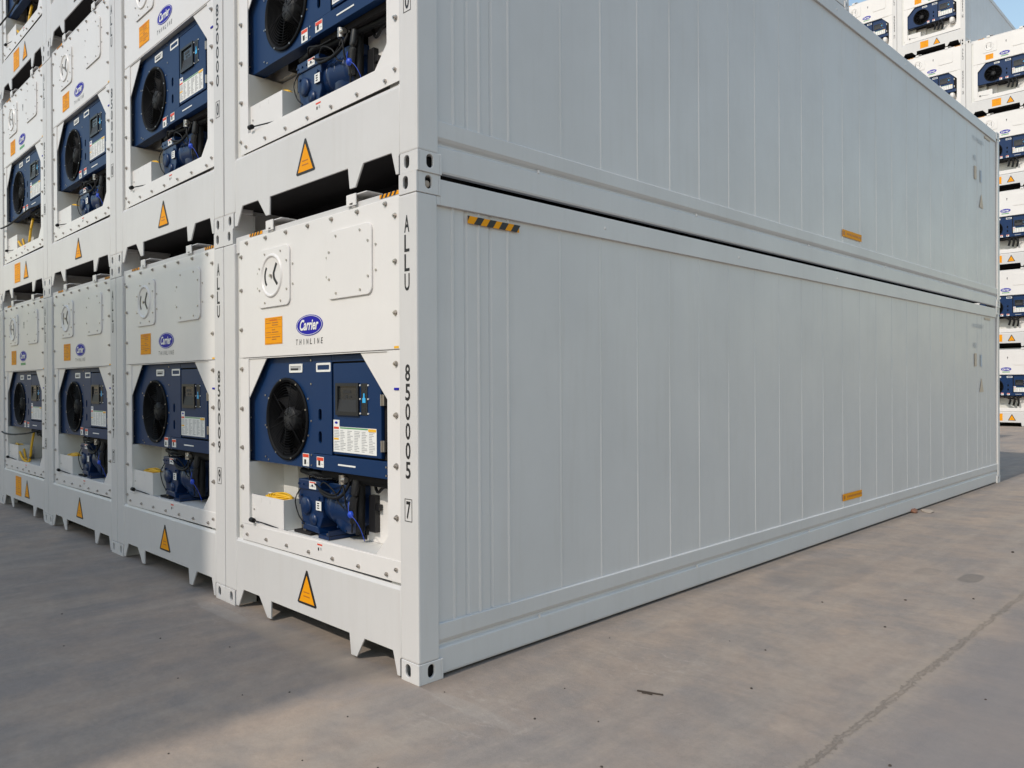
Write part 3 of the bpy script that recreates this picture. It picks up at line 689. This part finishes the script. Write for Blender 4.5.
    if var == 'A':
        mb = MB(); mb.cyl((-.90, .085, 1.048), (0, 0, 1), .024, .06, 'steel', 12); mb.cyl((-.90, .08, 1.075), (1, 0, .1), .018, .05, 'steel', 10); mb.build('pipe_fitting', root)
        mb = MB(); mb.plate([(-.795, .735), (-.725, .735), (-.725, .975), (-.795, .975)], [], 'y', .215, .254, 'black'); mb.box(-.7245, -.69, .22, .25, .88, .92, 'black'); mb.build('contactor_box', root, .003)
        mb = MB(); mb.lathe((-.800, .085, .862), (0, -1, 0), [(.023, 0), (.023, .012), (.015, .020), (0, .023)], 'valve', 16)
        mb.tube([(-.835, .09, .94), (-.82, .075, .895), (-.79, .07, .865), (-.745, .08, .83), (-.715, .10, .77), (-.705, .12, .70)], .0023, 'valve', 5); mb.build('service_valve', root)
    else:
        mb = MB(); mb.lathe((-.49, .16, .90), (0, 0, 1), [(0, 0), (.075, .01), (.095, .04), (.095, .19), (.075, .225), (0, .235)], 'panel', 24); mb.build('receiver_tank', root)
        mb = MB(); mb.tube(([(-2.2, -.03, 1.045)] if detail else [])+[(-2.0, -.035 if detail else .04, 1.03), (-1.6, -.03, 1.03), (-1.1, -.03, 1.06), (-.75, -.01, 1.09), (-.62, .06, 1.12)], .011, 'rubber', 8)
        mb.build('hanging_hose', root)

def lettering(root, code, seed=0):
    head, serial, chk = code
    mb = MB(); y = -.0012; cx = -.088
    for i, ch in enumerate(head):
        z1 = 2.657-i*.1105; text(mb, ch, cx-.0235, cx+.0235, z1-.098, z1, y, 'ink', bold=.018)
    mb.build('owner_code_lettering', root); mb = MB()
    for i, ch in enumerate(serial):
        z1 = 1.810-i*.1110; wI = .0225 if ch != '1' else .012; text(mb, ch, cx-wI, cx+wI, z1-.097, z1, y, 'ink', bold=.018)
    mb.build('serial_lettering', root); mb = MB()
    z1 = 1.030; text(mb, chk, cx-.019, cx+.019, z1-.100, z1, y, 'ink', bold=.018)
    a, b, c, d = cx-.034, cx+.034, z1-.116, z1+.014
    mb.plate([(a, c), (b, c), (b, d), (a, d)], [[(a+.004, c+.004), (b-.004, c+.004), (b-.004, d-.004), (a+.004, d-.004)]], 'y', y, y+.0009, 'ink')
    mb.build('check_digit', root)

def side_marks(root, code):
    head, serial, chk = code
    x = .0005-.012
    mb = MB(); ya, yb, za, zb = .394, .832, 2.655, 2.701
    xs = -.0125
    mb.plate([(ya, za), (yb, za), (yb, zb), (ya, zb)], [], 'x', xs-.001, xs, 'orange')
    w = .058; k = ya
    mb.plate([(ya, za+.012), (ya+.018, zb), (ya, zb)], [], 'x', xs+.0005, xs+.001, 'ink')
    for i in range(4):
        k = ya+.052+i*.104; mb.plate([(k-.002, za), (k+.052, za), (k+.085, zb), (k+.031, zb)], [], 'x', xs+.0005, xs+.001, 'ink')
    mb.box(-.026, xs-.0015, ya+.01, yb-.01, za+.005, zb-.005, 'body')
    mb.build('hazard_stripe', root)
    mb = MB(); xs = -.0175
    mb.plate([(11.40, 2.665), (11.72, 2.665), (11.72, 2.700), (11.40, 2.700)], [], 'x', xs-.001, xs, 'fadeo'); mb.build('hazard_stripe', root)
    mb = MB(); xs = -.0165
    mb.plate([(5.849, .384), (6.376, .384), (6.376, .461), (5.849, .461)], [], 'x', xs-.001, xs, 'orange')
    rnd = random.Random(11); k = 5.875
    mb.box(xs+.0004, xs+.001, 5.866, 5.91, .402, .443, 'oink'); k = 5.965
    while k < 6.34:
        w = .018+.02*rnd.random(); mb.box(xs+.0004, xs+.001, k, k+w, .412, .434, 'oink'); k += w+.012
    mb.build('side_label', root)
    mb = MB(); xs = -.0165
    text(mb, head+' '+serial+' '+chk, 10.74, 11.34, 2.515, 2.575, xs, 'fade', 'x')
    text(mb, '45R1', 10.77, 10.94, 2.20, 2.28, xs, 'fade', 'x')
    mb.build('side_lettering', root)
    mb = MB(); mb.box(xs-.001, xs, 10.825, 10.94, 1.915, 2.115, 'fadeo'); mb.build('faded_sticker', root)
    mb = MB(); mb.box(xs-.001, xs, 11.145, 11.225, 1.915, 2.10, 'fadeb'); mb.build('faded_sticker', root)
    mb = MB(); mb.plate([(11.10, 1.515), (11.31, 1.515), (11.205, 1.735)], [], 'x', xs-.001, xs, 'fadeo'); mb.build('faded_sticker', root)
    # little weld tabs on the rail
    mb = MB()
    for y in (1.0, 2.9, 5.0, 7.1, 9.2): mb.cyl((-.0045, y+.7, 2.800), (1, 0, 0), .009, .004, 'body', 10); mb.box(-.022, -.012, y, y+.012, .168, .188, 'panel')
    mb.build('rail_button', root)

def kids(o): return CH.get(o.name, [])
CH = {}
def index():
    CH.clear()
    for o in bpy.data.objects:
        if o.parent: CH.setdefault(o.parent.name, []).append(o)
def copy_tree(o, parent=None):
    c = o.copy(); COL.objects.link(c)
    if parent: c.parent = parent
    for ch in kids(o): copy_tree(ch, c)
    return c

GN = 'white refrigerated containers stacked in rows'
cA = empty('reefer_container', (0, 0, 0), '', 'container', GN); shell(cA); reefer_front(cA, 'A', True)
cB = empty('reefer_container', (0, 0, 0), '', 'container', GN); shell(cB); reefer_front(cB, 'B', True)
cF = empty('reefer_container', (0, 0, 0), '', 'container', GN); shell(cF); reefer_front(cF, 'B', False)
index()
used = set()
def place(proto, x, y, z, label, code=None, marks=False):
    if proto.name in used: o = copy_tree(proto)
    else: o = proto; used.add(proto.name)
    o.location = (x, y, z); o['label'] = label; o['group'] = GN
    todo.append((o, code, marks)); return o
todo = []
ORD = ['corner', 'second', 'third', 'fourth', 'fifth']
TI = ['bottom', 'second', 'third', 'top']
COD = {(0, 0): ('ALLU', '850005', '7'), (0, 1): ('ALLU', '850008', '0'), (1, 0): ('ALLU', '850009', '9'), (1, 1): ('ALLU', '850000', '0'),
       (2, 0): ('ALLU', '850007', '7'), (2, 1): ('ALLU', '850002', '0')}
SP = 2.446
for c in range(5):
    for t in range(2 if c == 0 else 4):
        pr = cA if c < 3 else cB
        if c == 0: lab = ['grey white container numbered 850005 7 on the ground at the near corner',
                          'grey white container at the near corner, resting on the one numbered 850005 7'][t]
        else:
            lab = '%s container of the %s stack left of the corner' % (
                ['bottom', 'second', 'third', 'fourth and topmost'][t], ['', 'first', 'second', 'third', 'fourth'][c])
            if (c, t) == (1, 0): lab = 'bottom container numbered 850009 with a shadow edge across it, beside the corner stack'
            if (c, t) == (3, 0): lab = 'bottom container with thick yellow cables in its opening, third stack left of the near corner'
        jx = .008 if (c, t) == (0, 1) else 0
        place(pr, -SP*c+jx, 0 if t == 0 else .004*((c*3+t) % 3), H*t, lab, COD.get((c, t), ('ALLU', '8500%02d' % (10+c*4+t), str((c*5+t*3) % 10)) if c < 4 else None), c == 0)
# far rows across the end of the yard
FY = 30.2; FS = 2.446
for ci, (xr, nt_) in enumerate(((-2.82, 5), (-5.268, 6), (-7.716, 6), (-10.164, 6), (-.372, 5))):
    for t in range(nt_):
        cn = ['five high far stack just past the long side', 'six high far stack next to it', 'second six high far stack from the right', 'third six high far stack rightwards', 'far stack furthest to the right'][ci]
        tn = ['bottom', 'second', 'third', 'fourth', 'fifth', 'sixth'][t]
        place(cF, xr, FY, H*t, '%s container up in the %s' % (tn, cn), ('ALLU', '8501%02d' % (ci*7+t), str((ci+t*3) % 10)) if ci < 3 else None)
for o, code, mk in todo:
    if code: lettering(o, code)
    if mk: side_marks(o, code)

# ------------------------------------------------------------------ stacks across the lane, behind the photographer (their shadow falls on the yard)
mb = MB()
vs = []
def corr(x, s):
    pr = []; y = -12.04
    k = 0
    while y < -.16:
        pr += [(y, 0), (y+.07, 0), (y+.138, -.036), (y+.208, -.036)]; y += .278
    pr.append((-.15, 0)); v = []
    for y, h in pr: v += [(x+s*h, y, .15), (x+s*h, y, 2.78)]
    mb.add(v, [(2*i, 2*i+2, 2*i+3, 2*i+1) for i in range(len(pr)-1)], 'body')
corr(-.02, 1); corr(-W+.02, -1)
mb.box(-W+.04, -.04, -12.1, -.04, 2.82, 2.875, 'body'); mb.box(-W+.04, -.04, -12.1, -.04, .12, .2, 'under_shade')
mb.box(-W+.1, -.1, -.06, -.04, .15, 2.8, 'body')
for x0 in (-W, -.16):
    for y0 in (-12.192, -.178):
        mb.box(x0, x0+.16, y0, y0+.178, 0, .118, 'body'); mb.box(x0, x0+.16, y0, y0+.178, 2.778, 2.896, 'body'); mb.box(x0+.004, x0+.156, y0+.004, y0+.17, .1185, 2.7775, 'body')
mb.box(-W+.165, -.165, -.15, -.065, .02, .2, 'body'); mb.box(-W+.165, -.165, -.15, -.065, 2.72, 2.896, 'body')
mb.box(-.12, -.01, -12.01, -.18, 2.78, 2.89, 'body'); mb.box(-W+.01, -W+.12, -12.01, -.18, 2.78, 2.89, 'body')
for xa, xb in ((-2.26, -1.225), (-1.215, -.17)):
    mb.box(xa, xb, -.038, -.012, .22, 2.70, 'body')
    for k in (.25, .75): mb.cyl((xa+(xb-xa)*k, .002, .22), (0, 0, 1), .016, 2.48, 'steel', 8)
dc = mb.build('shipping_container')
tag(dc, 'plain grey container in the stacks across the lane that shade the yard', 'container', 'containers across the lane behind the viewer')
D = -16.18; XE = -.085; first = True
for c in range(6):
    for t in range(5 if c == 0 else 6):
        o = dc if first else dc.copy()
        if not first: COL.objects.link(o)
        first = False; o.location = (XE-2.450*c, D, H*t)

# ------------------------------------------------------------------ small things
mb = MB(); mb.lathe((-.019, .088, 2.835), (1, 0, 0), [(.019, -.06), (.021, .002), (.018, .008), (0, .009)], 'tan', 18)
o = mb.build('twist_lock'); tag(o, 'tan metal lock cone inside the side hole of the near top corner casting', 'twist lock')
def chunk(name, x, y, sx, sy, sz, mat, rot=0, seed=1):
    rnd = random.Random(seed); bm = bmesh.new(); bmesh.ops.create_icosphere(bm, subdivisions=2, radius=1)
    for v in bm.verts:
        k = 1+.35*(rnd.random()-.5); v.co = Vector((v.co.x*sx*k, v.co.y*sy*k, max(v.co.z*sz*k, -sz*.4)+sz*.4))
    me = bpy.data.meshes.new(name); bm.to_mesh(me); bm.free(); me.materials.append(M[mat])
    o = bpy.data.objects.new(name, me); COL.objects.link(o); o.location = (x, y, 0); o.rotation_euler.z = rot; return o
o = chunk('rag', -.01, 8.05, .05, .10, .035, 'rust', .3, 2); tag(o, 'crumpled reddish brown scrap on the ground against the lower rail', 'scrap')
o = chunk('torn_paper', .09, 8.25, .07, .16, .012, 'tan', .5, 4); tag(o, 'flat pale torn scrap lying beside the reddish brown one', 'scrap')
mb = MB(); mb.tube([(.91, .80, .005), (.96, .817, .006), (1.0, .83, .006), (1.045, .85, .005)], .0045, 'wood', 6); mb.tube([(.945, .795, .004), (.975, .805, .005), (1.0, .812, .004)], .003, 'wood', 5)
o = mb.build('twig'); tag(o, 'dark splintered twig lying on the concrete beside the long side', 'twig')
PB = [(1.335, 3.698, .02), (1.466, 2.904, .018), (1.34, 1.27, .016), (.161, .05, .010), (2.3, 2.0, .012), (1.2, -.4, .010), (.6, .55, .009), (2.5, 3.6, .012), (-.45, -.55, .011), (-.6, -.75, .009), (.3, -.9, .008), (1.5, 6.2, .03), (.75, .15, .014), (1.9, -.2, .013), (2.2, .9, .016), (1.1, 1.9, .013), (.25, 1.4, .010), (2.7, 2.6, .015), (1.7, 4.1, .018), (.9, 3.2, .016), (-1.1, -.9, .010), (-1.9, -.7, .012), (-3.0, -1.0, .014), (-2.6, -1.9, .010), (-.2, -1.3, .009), (.05, -.5, .010), (.6, -.7, .010), (1.0, .35, .010), (1.3, .0, .014), (-1.4, -.45, .010), (1.75, .3, .009), (.85, 1.9, .009), (-2.2, -1.2, .01)]
for i, (x, y, r) in enumerate(PB):
    r *= .55; o = chunk('pebble', x, y, r, r*.8, r*.6, 'wood', i, i+9)
    tag(o, 'small dark pebble lying loose on the bare concrete yard', 'pebble', 'pebbles on the concrete')
